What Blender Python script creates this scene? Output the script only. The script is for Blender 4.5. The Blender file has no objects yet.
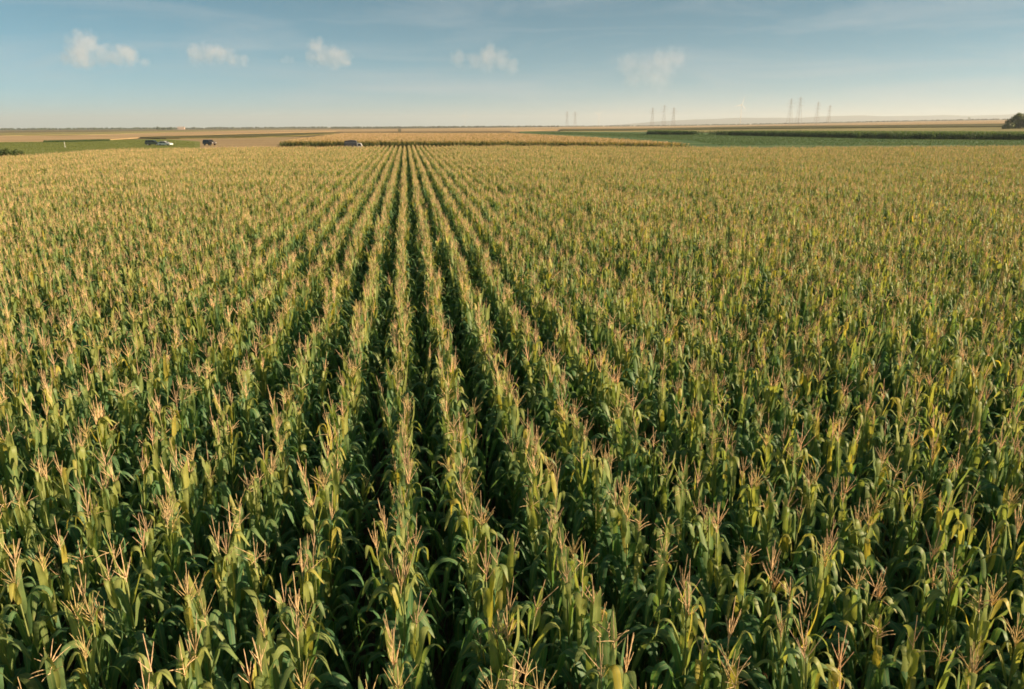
import bpy, bmesh, math, random
import numpy as np
from mathutils import Vector, Matrix, Euler

R = math.radians
PI = math.pi
scene = bpy.context.scene
COL = scene.collection

# ------------------------------------------------------------------ camera
CAM_Z = 5.65
PITCH, YAW, ROLL = R(16.45), R(7.8), R(0.30)
FPX, CX, CY = 740.0, 512.0, 344.5
cam_data = bpy.data.cameras.new('camera')
cam_data.sensor_width = 36.0
cam_data.lens = FPX * 36.0 / 1024.0
cam_data.clip_start = 0.1
cam_data.clip_end = 90000
cam = bpy.data.objects.new('camera', cam_data)
COL.objects.link(cam)
CAM_ROT = (Matrix.Rotation(-YAW, 3, 'Z') @ Matrix.Rotation(PI / 2 - PITCH, 3, 'X') @ Matrix.Rotation(-ROLL, 3, 'Z'))
cam.matrix_world = Matrix.Translation((0, 0, CAM_Z)) @ CAM_ROT.to_4x4()
scene.camera = cam

# ------------------------------------------------------------------ sky, sun, exposure
SUN_EL = R(18.5)
SUN_AZ = R(106.0)            # clockwise from the row direction (+Y)
world = bpy.data.worlds.new('World')
scene.world = world
world.use_nodes = True
wn, wl = world.node_tree.nodes, world.node_tree.links
wn.clear()
w_out = wn.new('ShaderNodeOutputWorld')
w_bg = wn.new('ShaderNodeBackground')
w_sky = wn.new('ShaderNodeTexSky')
w_sky.sky_type = 'NISHITA'
w_sky.sun_disc = False
w_sky.sun_elevation = SUN_EL
w_sky.sun_rotation = SUN_AZ
w_sky.altitude = 80
w_sky.air_density = 0.5
w_sky.dust_density = 0.0
w_sky.ozone_density = 4.0
w_bg.inputs['Strength'].default_value = 0.0510
# thin high streaks of cirrus, laid out by direction on the far sky
w_tc = wn.new('ShaderNodeTexCoord')
w_map = wn.new('ShaderNodeMapping')
w_map.inputs['Scale'].default_value = (2.2, 2.2, 17.0)
w_map.inputs['Rotation'].default_value = (0.05, 0.03, 0.0)
w_noise = wn.new('ShaderNodeTexNoise')
w_noise.inputs['Scale'].default_value = 1.6
w_noise.inputs['Detail'].default_value = 6
w_noise.inputs['Roughness'].default_value = 0.55
w_noise.inputs['Distortion'].default_value = 0.7
w_ramp = wn.new('ShaderNodeValToRGB')
w_ramp.color_ramp.elements[0].position = 0.46
w_ramp.color_ramp.elements[0].color = (0, 0, 0, 1)
w_ramp.color_ramp.elements[1].position = 0.80
w_ramp.color_ramp.elements[1].color = (0.50, 0.50, 0.50, 1)
w_hsv = wn.new('ShaderNodeHueSaturation')
w_hsv.inputs['Hue'].default_value = 0.453
w_hsv.inputs['Saturation'].default_value = 0.93
w_hsv.inputs['Value'].default_value = 0.76
w_mix = wn.new('ShaderNodeMixRGB')
w_mix.inputs['Color2'].default_value = (4.7, 5.2, 5.4, 1)
wl.new(w_tc.outputs['Generated'], w_map.inputs['Vector'])
wl.new(w_map.outputs['Vector'], w_noise.inputs['Vector'])
wl.new(w_noise.outputs['Fac'], w_ramp.inputs['Fac'])
wl.new(w_sky.outputs['Color'], w_hsv.inputs['Color'])
wl.new(w_ramp.outputs['Color'], w_mix.inputs['Fac'])
wl.new(w_hsv.outputs['Color'], w_mix.inputs['Color1'])
wl.new(w_mix.outputs['Color'], w_bg.inputs['Color'])
wl.new(w_bg.outputs['Background'], w_out.inputs['Surface'])

sun_data = bpy.data.lights.new('sun', 'SUN')
sun_data.energy = 4.8
sun_data.angle = R(0.6)
sun_data.color = (1.0, 0.76, 0.48)
sun = bpy.data.objects.new('sun', sun_data)
COL.objects.link(sun)
sun_dir = Vector((math.sin(SUN_AZ) * math.cos(SUN_EL), math.cos(SUN_AZ) * math.cos(SUN_EL), math.sin(SUN_EL)))
sun.rotation_euler = sun_dir.to_track_quat('Z', 'Y').to_euler()

vs = scene.view_settings
vs.view_transform = 'Standard'
vs.look = 'None'
vs.exposure = 1.14
vs.gamma = 1.0
vs.use_curve_mapping = False
scene.render.engine = 'CYCLES'
cy = scene.cycles
cy.use_denoising = True
cy.max_bounces = 9
cy.diffuse_bounces = 6
cy.glossy_bounces = 2
cy.transmission_bounces = 6
cy.volume_bounces = 2
cy.transparent_max_bounces = 8
cy.use_adaptive_sampling = True
cy.adaptive_threshold = 0.02
cy.sample_clamp_indirect = 6.0
cy.caustics_reflective = False
cy.caustics_refractive = False
cy.filter_width = 1.7
scene.render.use_persistent_data = False

# ------------------------------------------------------------------ geometry of the place
CPSI, SPSI = math.cos(YAW), math.sin(YAW)
def W(r, d):
    """metres to the right of and ahead of the drone -> world x, y"""
    return (r * CPSI + d * SPSI, -r * SPSI + d * CPSI)

def RD(x, y):
    return (x * CPSI - y * SPSI, x * SPSI + y * CPSI)

def sstep(a, b, x):
    t = min(1.0, max(0.0, (x - a) / (b - a)))
    return t * t * (3 - 2 * t)

def gz(x, y):
    """height of the land: flat plain with a long low rise far off to the right"""
    r, d = RD(x, y)
    if d < 300:
        return 0.0
    return 0.0068 * d * sstep(0.12, 0.78, r / d) * sstep(300, 1000, d)

def ray(px, py):
    v = CAM_ROT @ Vector(((px - CX) / FPX, -(py - CY) / FPX, -1.0))
    return v

def on_land(px, py, h=0.0, dmax=9000.0):
    """where the sight line through a point of the survey meets the land (or a crop top h above it)"""
    v = ray(px, py)
    hor = math.hypot(v.x, v.y)
    ux, uy = v.x / hor, v.y / hor
    slope = v.z / hor
    lo, hi = 5.0, dmax
    f = lambda s: CAM_Z + slope * s - (gz(ux * s, uy * s) + h)
    if f(hi) > 0:
        return (ux * hi, uy * hi)
    for _ in range(60):
        m = 0.5 * (lo + hi)
        if f(m) > 0: lo = m
        else: hi = m
    return (ux * lo, uy * lo)

def at_depth(px, dist):
    v = ray(px, 126.0)
    hor = math.hypot(v.x, v.y)
    x, y = v.x / hor * dist, v.y / hor * dist
    return (x, y)

def project(p):
    q = CAM_ROT.transposed() @ (Vector(p) - Vector((0, 0, CAM_Z)))
    if q.z >= -0.05:
        return None
    return (CX + FPX * q.x / -q.z, CY - FPX * q.y / -q.z, -q.z)

# ------------------------------------------------------------------ helpers
def tag(o, label=None, cat=None, group=None, kind=None):
    if label: o['label'] = label
    if cat: o['category'] = cat
    if group: o['group'] = group
    if kind: o['kind'] = kind
    return o

def empty(name, loc, rz=0.0):
    o = bpy.data.objects.new(name, None)
    o.empty_display_size = 0.2
    o.location = loc
    o.rotation_euler = (0, 0, rz)
    COL.objects.link(o)
    return o

def mesh_obj(name, verts, faces, mat, parent=None, smooth=False, col=None):
    me = bpy.data.meshes.new(name)
    me.from_pydata([tuple(v) for v in verts], [], faces)
    me.materials.append(mat)
    if smooth:
        me.polygons.foreach_set('use_smooth', [True] * len(me.polygons))
    me.update()
    o = bpy.data.objects.new(name, me)
    (col or COL).objects.link(o)
    if parent: o.parent = parent
    return o

class MB:
    def __init__(self):
        self.v, self.f = [], []
    def add(self, verts, faces):
        n = len(self.v)
        self.v += [tuple(v) for v in verts]
        self.f += [tuple(i + n for i in f) for f in faces]
    def box(self, c, s, rot=None):
        hx, hy, hz = s[0] / 2, s[1] / 2, s[2] / 2
        vs_ = [Vector((x, y, z)) for z in (-hz, hz) for y in (-hy, hy) for x in (-hx, hx)]
        if rot: vs_ = [rot @ v for v in vs_]
        self.add([v + Vector(c) for v in vs_],
                 [(0, 2, 3, 1), (4, 5, 7, 6), (0, 1, 5, 4), (2, 6, 7, 3), (0, 4, 6, 2), (1, 3, 7, 5)])
    def tube(self, pts, rad, n=6, cap=True):
        pts = [Vector(p) for p in pts]
        rings = []
        for i, p in enumerate(pts):
            a = pts[max(0, i - 1)]; b = pts[min(len(pts) - 1, i + 1)]
            t = (b - a).normalized()
            u = t.orthogonal().normalized() if i == 0 else (u - t * u.dot(t)).normalized()
            w = t.cross(u)
            rr = rad[i] if isinstance(rad, (list, tuple)) else rad
            rings.append([p + (u * math.cos(2 * PI * k / n) + w * math.sin(2 * PI * k / n)) * rr for k in range(n)])
        vs_ = [v for rg in rings for v in rg]
        fs = []
        for i in range(len(pts) - 1):
            for k in range(n):
                k2 = (k + 1) % n
                fs.append((i * n + k, i * n + k2, (i + 1) * n + k2, (i + 1) * n + k))
        if cap:
            fs.append(tuple(reversed(range(n))))
            fs.append(tuple((len(pts) - 1) * n + k for k in range(n)))
        self.add(vs_, fs)
    def prism(self, outline, y0, y1):
        """outline of (x, z) pairs swept along y"""
        n = len(outline)
        self.add([(x, y0, z) for x, z in outline] + [(x, y1, z) for x, z in outline],
                 [tuple(range(n)), tuple(reversed(range(n, 2 * n)))] +
                 [(i, i + n, (i + 1) % n + n, (i + 1) % n) for i in range(n)])
    def build(self, name, mat, parent=None, smooth=False):
        return mesh_obj(name, self.v, self.f, mat, parent, smooth)

# ------------------------------------------------------------------ materials
def new_mat(name):
    m = bpy.data.materials.new(name)
    m.use_nodes = True
    nt = m.node_tree
    for n in list(nt.nodes): nt.nodes.remove(n)
    out = nt.nodes.new('ShaderNodeOutputMaterial')
    return m, nt, out

def plain(name, col, rough=0.7, metal=0.0, spec=0.3, vary=0.15, scale=3.0):
    m, nt, out = new_mat(name)
    b = nt.nodes.new('ShaderNodeBsdfPrincipled')
    b.inputs['Roughness'].default_value = rough
    b.inputs['Metallic'].default_value = metal
    b.inputs['Specular IOR Level'].default_value = spec
    tc = nt.nodes.new('ShaderNodeTexCoord')
    nz = nt.nodes.new('ShaderNodeTexNoise'); nz.inputs['Scale'].default_value = scale; nz.inputs['Detail'].default_value = 5
    mx = nt.nodes.new('ShaderNodeMixRGB')
    mx.inputs['Color1'].default_value = tuple(c * (1 - vary) for c in col) + (1,)
    mx.inputs['Color2'].default_value = tuple(min(1, c * (1 + vary)) for c in col) + (1,)
    nt.links.new(tc.outputs['Object'], nz.inputs['Vector'])
    nt.links.new(nz.outputs['Fac'], mx.inputs['Fac'])
    nt.links.new(mx.outputs['Color'], b.inputs['Base Color'])
    nt.links.new(b.outputs['BSDF'], out.inputs['Surface'])
    return m

def ramp(nt, fac, stops):
    r = nt.nodes.new('ShaderNodeValToRGB')
    els = r.color_ramp.elements
    els[0].position, els[0].color = stops[0][0], tuple(stops[0][1]) + (1,)
    els[1].position, els[1].color = stops[-1][0], tuple(stops[-1][1]) + (1,)
    for p, c in stops[1:-1]:
        e = els.new(p); e.color = tuple(c) + (1,)
    nt.links.new(fac, r.inputs['Fac'])
    return r.outputs['Color']

def math_n(nt, op, a, b=None, clamp=False):
    n = nt.nodes.new('ShaderNodeMath'); n.operation = op; n.use_clamp = clamp
    for i, x in enumerate((a, b)):
        if x is None: continue
        if isinstance(x, (int, float)): n.inputs[i].default_value = x
        else: nt.links.new(x, n.inputs[i])
    return n.outputs[0]

def mix_n(nt, fac, c1, c2, mode='MIX'):
    n = nt.nodes.new('ShaderNodeMixRGB'); n.blend_type = mode
    for s, x in (('Fac', fac), ('Color1', c1), ('Color2', c2)):
        if isinstance(x, (int, float)): n.inputs[s].default_value = x
        elif isinstance(x, (tuple, list)): n.inputs[s].default_value = tuple(x) + (1,)
        else: nt.links.new(x, n.inputs[s])
    return n.outputs['Color']

def leaf_material(name, low, high, yellow, dry, dry_amount=0.0, yellow_cut=0.84):
    """maize leaf: colour by leaf height on the plant, leaf to leaf changes, pale midrib, dry tip"""
    m, nt, out = new_mat(name)
    at = nt.nodes.new('ShaderNodeAttribute'); at.attribute_name = 'leafdat'
    sp = nt.nodes.new('ShaderNodeSeparateColor')
    nt.links.new(at.outputs['Color'], sp.inputs['Color'])
    t, u, rank = sp.outputs[0], sp.outputs[1], sp.outputs[2]
    rnd = at.outputs['Alpha']
    oi = nt.nodes.new('ShaderNodeObjectInfo')
    orn = oi.outputs['Random']
    tc = nt.nodes.new('ShaderNodeTexCoord')
    nz = nt.nodes.new('ShaderNodeTexNoise'); nz.inputs['Scale'].default_value = 9.0; nz.inputs['Detail'].default_value = 4
    nt.links.new(tc.outputs['Object'], nz.inputs['Vector'])
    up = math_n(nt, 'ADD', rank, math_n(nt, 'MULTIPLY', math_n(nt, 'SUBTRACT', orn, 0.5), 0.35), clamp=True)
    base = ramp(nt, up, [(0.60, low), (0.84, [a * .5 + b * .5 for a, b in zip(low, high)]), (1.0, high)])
    # whole leaves gone yellow
    yl = math_n(nt, 'MULTIPLY', math_n(nt, 'SUBTRACT', math_n(nt, 'FRACT', math_n(nt, 'ADD', math_n(nt, 'MULTIPLY', rnd, 1.0), math_n(nt, 'MULTIPLY', orn, 3.7))), yellow_cut), 5.0, clamp=True)
    yl = math_n(nt, 'MULTIPLY', yl, math_n(nt, 'MULTIPLY', math_n(nt, 'SUBTRACT', rank, 0.35), 1.8, clamp=True))
    base = mix_n(nt, yl, base, yellow)
    # blotches
    base = mix_n(nt, 0.5, base, ramp(nt, nz.outputs['Fac'], [(0.3, (0.55, 0.55, 0.5)), (0.7, (1.3, 1.25, 1.1))]), 'MULTIPLY')
    # midrib
    rib = math_n(nt, 'MULTIPLY', math_n(nt, 'SUBTRACT', 0.12, math_n(nt, 'ABSOLUTE', math_n(nt, 'SUBTRACT', u, 0.5))), 6.0, clamp=True)
    base = mix_n(nt, math_n(nt, 'MULTIPLY', rib, 0.6), base, (0.40, 0.42, 0.18))
    # dry tip and edges
    dr = math_n(nt, 'MULTIPLY', math_n(nt, 'SUBTRACT', math_n(nt, 'ADD', t, math_n(nt, 'MULTIPLY', nz.outputs['Fac'], 0.35)), 1.05 - dry_amount), 4.0, clamp=True)
    base = mix_n(nt, math_n(nt, 'MULTIPLY', dr, 0.8), base, dry)
    b = nt.nodes.new('ShaderNodeBsdfPrincipled')
    b.inputs['Roughness'].default_value = 0.5
    b.inputs['Specular IOR Level'].default_value = 0.35
    nt.links.new(base, b.inputs['Base Color'])
    tr = nt.nodes.new('ShaderNodeBsdfTranslucent')
    nt.links.new(mix_n(nt, 1.0, base, (1.6, 1.5, 0.75), 'MULTIPLY'), tr.inputs['Color'])
    ms = nt.nodes.new('ShaderNodeMixShader'); ms.inputs['Fac'].default_value = 0.40
    nt.links.new(b.outputs['BSDF'], ms.inputs[1]); nt.links.new(tr.outputs['BSDF'], ms.inputs[2])
    nt.links.new(ms.outputs['Shader'], out.inputs['Surface'])
    return m

def tassel_material(name, col):
    m, nt, out = new_mat(name)
    oi = nt.nodes.new('ShaderNodeObjectInfo')
    tc = nt.nodes.new('ShaderNodeTexCoord')
    nz = nt.nodes.new('ShaderNodeTexNoise'); nz.inputs['Scale'].default_value = 30; nz.inputs['Detail'].default_value = 3
    nt.links.new(tc.outputs['Object'], nz.inputs['Vector'])
    c = mix_n(nt, oi.outputs['Random'], tuple(x * 0.75 for x in col), tuple(min(1, x * 1.25) for x in col))
    c = mix_n(nt, 0.6, c, ramp(nt, nz.outputs['Fac'], [(0.3, (0.6, 0.55, 0.5)), (0.7, (1.35, 1.3, 1.2))]), 'MULTIPLY')
    b = nt.nodes.new('ShaderNodeBsdfPrincipled'); b.inputs['Roughness'].default_value = 0.8
    b.inputs['Specular IOR Level'].default_value = 0.15
    nt.links.new(c, b.inputs['Base Color'])
    tr = nt.nodes.new('ShaderNodeBsdfTranslucent'); nt.links.new(c, tr.inputs['Color'])
    ms = nt.nodes.new('ShaderNodeMixShader'); ms.inputs['Fac'].default_value = 0.25
    nt.links.new(b.outputs['BSDF'], ms.inputs[1]); nt.links.new(tr.outputs['BSDF'], ms.inputs[2])
    nt.links.new(ms.outputs['Shader'], out.inputs['Surface'])
    return m

M = {}
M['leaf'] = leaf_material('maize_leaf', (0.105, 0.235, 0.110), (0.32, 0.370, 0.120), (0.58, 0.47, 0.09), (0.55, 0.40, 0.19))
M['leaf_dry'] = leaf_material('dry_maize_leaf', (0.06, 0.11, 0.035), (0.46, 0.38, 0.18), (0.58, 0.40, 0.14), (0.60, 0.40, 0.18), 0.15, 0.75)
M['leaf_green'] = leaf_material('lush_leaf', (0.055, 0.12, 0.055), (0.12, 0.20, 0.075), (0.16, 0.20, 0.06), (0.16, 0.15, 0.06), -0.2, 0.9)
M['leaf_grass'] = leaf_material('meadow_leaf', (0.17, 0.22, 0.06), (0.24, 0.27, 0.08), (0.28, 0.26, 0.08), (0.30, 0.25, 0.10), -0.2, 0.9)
M['stalk'] = plain('maize_stalk', (0.22, 0.26, 0.085), 0.55, vary=0.3, scale=6)
M['ear'] = plain('maize_husk', (0.19, 0.21, 0.07), 0.6, vary=0.25, scale=14)
M['tassel_pink'] = tassel_material('pinkish_tassel', (0.78, 0.57, 0.37))
M['tassel_straw'] = tassel_material('straw_tassel', (0.80, 0.61, 0.37))
M['tassel_gold'] = tassel_material('golden_tassel', (0.70, 0.56, 0.28))
M['tassel_dry'] = tassel_material('orange_dry_tassel', (0.92, 0.64, 0.44))
M['silk'] = plain('corn_silk', (0.28, 0.12, 0.07), 0.8)

def field_mat(name, c1, c2, c3, scale=0.05, stretch=(1, 1, 1), rot=0.0):
    m, nt, out = new_mat(name)
    tc = nt.nodes.new('ShaderNodeTexCoord')
    mp = nt.nodes.new('ShaderNodeMapping'); mp.inputs['Scale'].default_value = stretch
    mp.inputs['Rotation'].default_value = (0, 0, rot)
    n1 = nt.nodes.new('ShaderNodeTexNoise'); n1.inputs['Scale'].default_value = scale; n1.inputs['Detail'].default_value = 8; n1.inputs['Roughness'].default_value = 0.65
    n2 = nt.nodes.new('ShaderNodeTexNoise'); n2.inputs['Scale'].default_value = scale * 14; n2.inputs['Detail'].default_value = 6
    nt.links.new(tc.outputs['Object'], mp.inputs['Vector'])
    nt.links.new(mp.outputs['Vector'], n1.inputs['Vector']); nt.links.new(mp.outputs['Vector'], n2.inputs['Vector'])
    c = ramp(nt, n1.outputs['Fac'], [(0.32, c1), (0.5, c2), (0.68, c3)])
    c = mix_n(nt, 0.6, c, ramp(nt, n2.outputs['Fac'], [(0.3, (0.65, 0.65, 0.62)), (0.7, (1.3, 1.3, 1.25))]), 'MULTIPLY')
    b = nt.nodes.new('ShaderNodeBsdfPrincipled'); b.inputs['Roughness'].default_value = 0.9
    b.inputs['Specular IOR Level'].default_value = 0.1
    nt.links.new(c, b.inputs['Base Color'])
    bp = nt.nodes.new('ShaderNodeBump'); bp.inputs['Strength'].default_value = 0.6; bp.inputs['Distance'].default_value = 0.4
    nt.links.new(n2.outputs['Fac'], bp.inputs['Height']); nt.links.new(bp.outputs['Normal'], b.inputs['Normal'])
    nt.links.new(b.outputs['BSDF'], out.inputs['Surface'])
    return m

M['plain'] = field_mat('plain_land', (0.11, 0.10, 0.045), (0.19, 0.155, 0.075), (0.27, 0.20, 0.10), 0.004, (0.35, 2.2, 1))
M['soil'] = field_mat('dark_soil', (0.10, 0.075, 0.05), (0.14, 0.105, 0.072), (0.18, 0.14, 0.095), 0.6)
M['tan'] = field_mat('tan_stubble', (0.40, 0.28, 0.155), (0.50, 0.355, 0.20), (0.60, 0.43, 0.25), 0.01, (0.4, 2, 1))
M['olive'] = field_mat('olive_field', (0.22, 0.20, 0.085), (0.32, 0.28, 0.12), (0.42, 0.36, 0.16), 0.01, (0.4, 2, 1))
M['darkolive'] = field_mat('dark_olive_crop', (0.09, 0.09, 0.032), (0.13, 0.12, 0.045), (0.17, 0.15, 0.06), 0.02, (0.4, 2, 1))
M['meadow'] = field_mat('meadow_grass', (0.17, 0.20, 0.06), (0.23, 0.26, 0.075), (0.30, 0.31, 0.10), 0.05, (0.5, 1.5, 1))
M['bare'] = field_mat('bare_brown_ground', (0.32, 0.23, 0.13), (0.41, 0.30, 0.17), (0.48, 0.36, 0.20), 0.05, (0.4, 2, 1))
M['teal'] = field_mat('low_green_crop', (0.045, 0.10, 0.045), (0.11, 0.19, 0.08), (0.25, 0.28, 0.12), 0.06, (0.3, 2.5, 1))
M['hill'] = field_mat('far_hill', (0.022, 0.034, 0.030), (0.030, 0.044, 0.036), (0.04, 0.055, 0.042), 0.0015)
M['wood'] = field_mat('far_wood_leaves', (0.025, 0.04, 0.018), (0.04, 0.06, 0.025), (0.06, 0.08, 0.03), 0.05)

# ------------------------------------------------------------------ the land
def ground():
    ds = [-60, -20, 0, 20, 50, 90, 140, 200, 260, 320, 400, 480, 560, 650, 750, 870, 1000, 1200, 1400, 1700, 2000, 2500, 3000, 3800, 4800, 6000, 7500, 9500, 12000, 15000]
    ks = np.linspace(-1.6, 1.6, 81)
    vv, ff = [], []
    for d in ds:
        for k in ks:
            r = k * (abs(d) + 120)
            x, y = W(r, d)
            vv.append((x, y, gz(x, y)))
    n = len(ks)
    for i in range(len(ds) - 1):
        for j in range(n - 1):
            ff.append((i * n + j, i * n + j + 1, (i + 1) * n + j + 1, (i + 1) * n + j))
    o = mesh_obj('ground', vv, ff, M['plain'], smooth=True)
    tag(o, 'flat farmland plain reaching to the horizon in all directions', 'ground', kind='structure')
ground()

def strip(name, mat, h, curve, label, cat='field', kind='structure', thick=None):
    """a field between a far and a near boundary; curve = [(px, y_far, y_near)], its surface h above the land"""
    xs = [c[0] for c in curve]
    pts = np.linspace(xs[0], xs[-1], max(8, int(abs(xs[-1] - xs[0]) / 12)))
    yf = np.interp(pts, xs, [c[1] for c in curve]); yn = np.interp(pts, xs, [c[2] for c in curve])
    K = 9
    vv, ff = [], []
    for p, a, b in zip(pts, yf, yn):
        fx, fy = on_land(p, a, h); nx, ny = on_land(p, max(b, a + 0.1), h)
        for k in range(K):
            t = (k / (K - 1)) ** 2 if K > 1 else 0
            x, y = nx + (fx - nx) * t, ny + (fy - ny) * t
            vv.append((x, y, gz(x, y) + h))
    m = len(pts)
    for i in range(m - 1):
        for k in range(K - 1):
            ff.append((i * K + k, (i + 1) * K + k, (i + 1) * K + k + 1, i * K + k + 1))
    # skirt down to the land all round
    ring = [i * K for i in range(m)] + [(m - 1) * K + k for k in range(1, K)] + [i * K + K - 1 for i in range(m - 2, -1, -1)] + [k for k in range(K - 2, 0, -1)]
    base = len(vv)
    for i in ring:
        x, y, z = vv[i]; vv.append((x, y, z - h - 0.3))
    L = len(ring)
    for i in range(L):
        j = (i + 1) % L
        ff.append((ring[j], ring[i], base + i, base + j))
    o = mesh_obj(name, vv, ff, mat)
    tag(o, label, cat, kind=kind)
    return o

strip('field', M['olive'], 0.25, [(-160, 133.4, 136.2), (0, 132.7, 135.5), (100, 131.8, 134.3), (170, 130.5, 132.2), (300, 129.2, 130.2)], 'thin olive brown field far off on the left below the horizon')
strip('field', M['tan'], 0.30, [(-160, 136.4, 143.5), (0, 135.5, 141.9), (60, 135.8, 141.4), (110, 134.3, 139.3), (170, 132.3, 135.8), (256, 130.3, 133.4), (330, 129.4, 131.6), (398, 129.0, 131.2)], 'pale tan stubble field on the far left behind the green meadow')
strip('meadow', M['meadow'], 0.20, [(-160, 143.6, 175), (0, 142.0, 165), (60, 141.5, 160), (108, 139.8, 156), (168, 139.0, 152), (200, 141.5, 150)], 'light green meadow at the left edge beyond the ripe corn')
strip('field', M['bare'], 0.10, [(160, 138.6, 152), (200, 138.0, 152), (256, 137.2, 151), (300, 137.0, 150), (345, 138.0, 149)], 'brown bare ground with parked vehicles beyond the corn on the left')
strip('field', M['darkolive'], 0.5, [(140, 137.0, 137.3), (168, 136.0, 138.2), (256, 133.6, 137.0), (300, 132.6, 135.2), (336, 132.2, 133.2)], 'dark olive strip of standing crop behind the parked cars')
strip('field', M['tan'], 0.30, [(401, 128.8, 131.4), (512, 127.4, 131.0), (640, 125.4, 128.8), (768, 123.4, 126.0), (900, 121.4, 124.8), (1024, 119.6, 123.2), (1160, 117.8, 122.0)], 'long tan field far off under the horizon on the right')
strip('field', M['darkolive'], 1.0, [(560, 129.0, 130.2), (640, 128.4, 129.8), (768, 126.0, 128.2), (900, 124.8, 127.0), (1024, 123.4, 126.2), (1160, 122.2, 125.4)], 'narrow dark brown olive strip of crop on the right')
strip('field', M['olive'], 0.30, [(560, 130.2, 132.0), (640, 129.8, 132.0), (768, 128.2, 132.2), (900, 127.2, 132.8), (1024, 126.4, 133.2), (1160, 125.6, 133.6)], 'pale olive field behind the dark green crop on the right')
strip('field', M['teal'], 0.35, [(520, 131.4, 133.0), (600, 131.8, 138.5), (690, 132.6, 150), (768, 133.2, 152), (900, 133.6, 152), (1024, 134, 152), (1160, 134.4, 152)], 'low bluish green crop field beyond the ripe corn on the right')

def hills():
    vv, ff = [], []
    n = 160
    random.seed(5)
    ph = [random.uniform(0, 6.28) for _ in range(8)]
    for i in range(n + 1):
        k = 0.02 + (1.25 - 0.02) * i / n        # r/d
        crest = 250 * sstep(0.08, 0.30, k) * (0.62 + 0.28 * sstep(0.3, 0.9, k))
        crest *= 1 + 0.07 * math.sin(k * 23 + ph[0]) + 0.05 * math.sin(k * 51 + ph[1]) + 0.025 * math.sin(k * 117 + ph[2])
        for d, f in ((12500, 0.0), (13500, 0.35), (14800, 0.8), (16000, 1.0), (17500, 0.6), (20000, -0.05)):
            x, y = W(k * d, d)
            vv.append((x, y, f * crest - 5 + (gz(x, y) if False else 0)))
    for i in range(n):
        for j in range(5):
            ff.append((i * 6 + j, (i + 1) * 6 + j, (i + 1) * 6 + j + 1, i * 6 + j + 1))
    o = mesh_obj('hills', vv, ff, M['hill'], smooth=True)
    tag(o, 'faint blue range of hills on the horizon at the right', 'hills', kind='structure')
hills()

def haze():
    mb = MB()
    mb.box((0, 0, 150 - 6), (46000, 46000, 300))
    m, nt, out = new_mat('air')
    v = nt.nodes.new('ShaderNodeVolumePrincipled')
    v.inputs['Color'].default_value = (0.82, 0.91, 1.0, 1)
    v.inputs['Density'].default_value = HAZE
    v.inputs['Anisotropy'].default_value = 0.2
    nt.links.new(v.outputs['Volume'], out.inputs['Volume'])
    o = mb.build('haze', m)
    tag(o, 'pale summer haze in the air over the whole plain', 'haze', kind='stuff')
HAZE = 8.5e-5
haze()

def far_wood(name, px0, px1, dist, hmin, hmax, n, label, seed):
    random.seed(seed)
    mb = MB()
    for i in range(n):
        px = px0 + (px1 - px0) * (i + random.uniform(-.45, .45)) / n
        x, y = at_depth(px, dist * random.uniform(0.98, 1.02))
        if random.random() < 0.12: continue
        h = random.uniform(hmin, hmax); w = dist / FPX * abs(px1 - px0) / n * random.uniform(0.6, 1.3)
        z0 = gz(x, y)
        segs = 7
        vs_ = []
        for a in (0.0, 0.45, 0.8, 1.0):
            rr = w * (0.9, 1.0, 0.7, 0.15)[(0.0, 0.45, 0.8, 1.0).index(a)]
            for k in range(segs):
                q = rr * random.uniform(0.75, 1.2)
                vs_.append((x + q * math.cos(2 * PI * k / segs), y + q * math.sin(2 * PI * k / segs), z0 + h * a * random.uniform(0.9, 1.08)))
        fs = [(r_ * segs + k, r_ * segs + (k + 1) % segs, (r_ + 1) * segs + (k + 1) % segs, (r_ + 1) * segs + k) for r_ in range(3) for k in range(segs)]
        fs.append(tuple(3 * segs + k for k in range(segs)))
        mb.add(vs_, fs)
    o = mb.build(name, M['wood'])
    tag(o, label, 'woodland', kind='stuff')

far_wood('far_wood', -80, 330, 4200, 5, 9, 330, 'dark hazy line of trees along the horizon on the left', 21)
far_wood('far_wood', 330, 560, 3600, 5, 8, 230, 'grey green line of trees along the horizon behind the middle rows', 22)
far_wood('far_wood', 560, 1100, 4800, 4, 7, 380, 'thin brown line of trees along the horizon on the right', 23)
far_wood('far_wood', 157, 172, 3000, 6, 10, 9, 'small clump of taller trees standing on the left horizon', 24)

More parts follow.
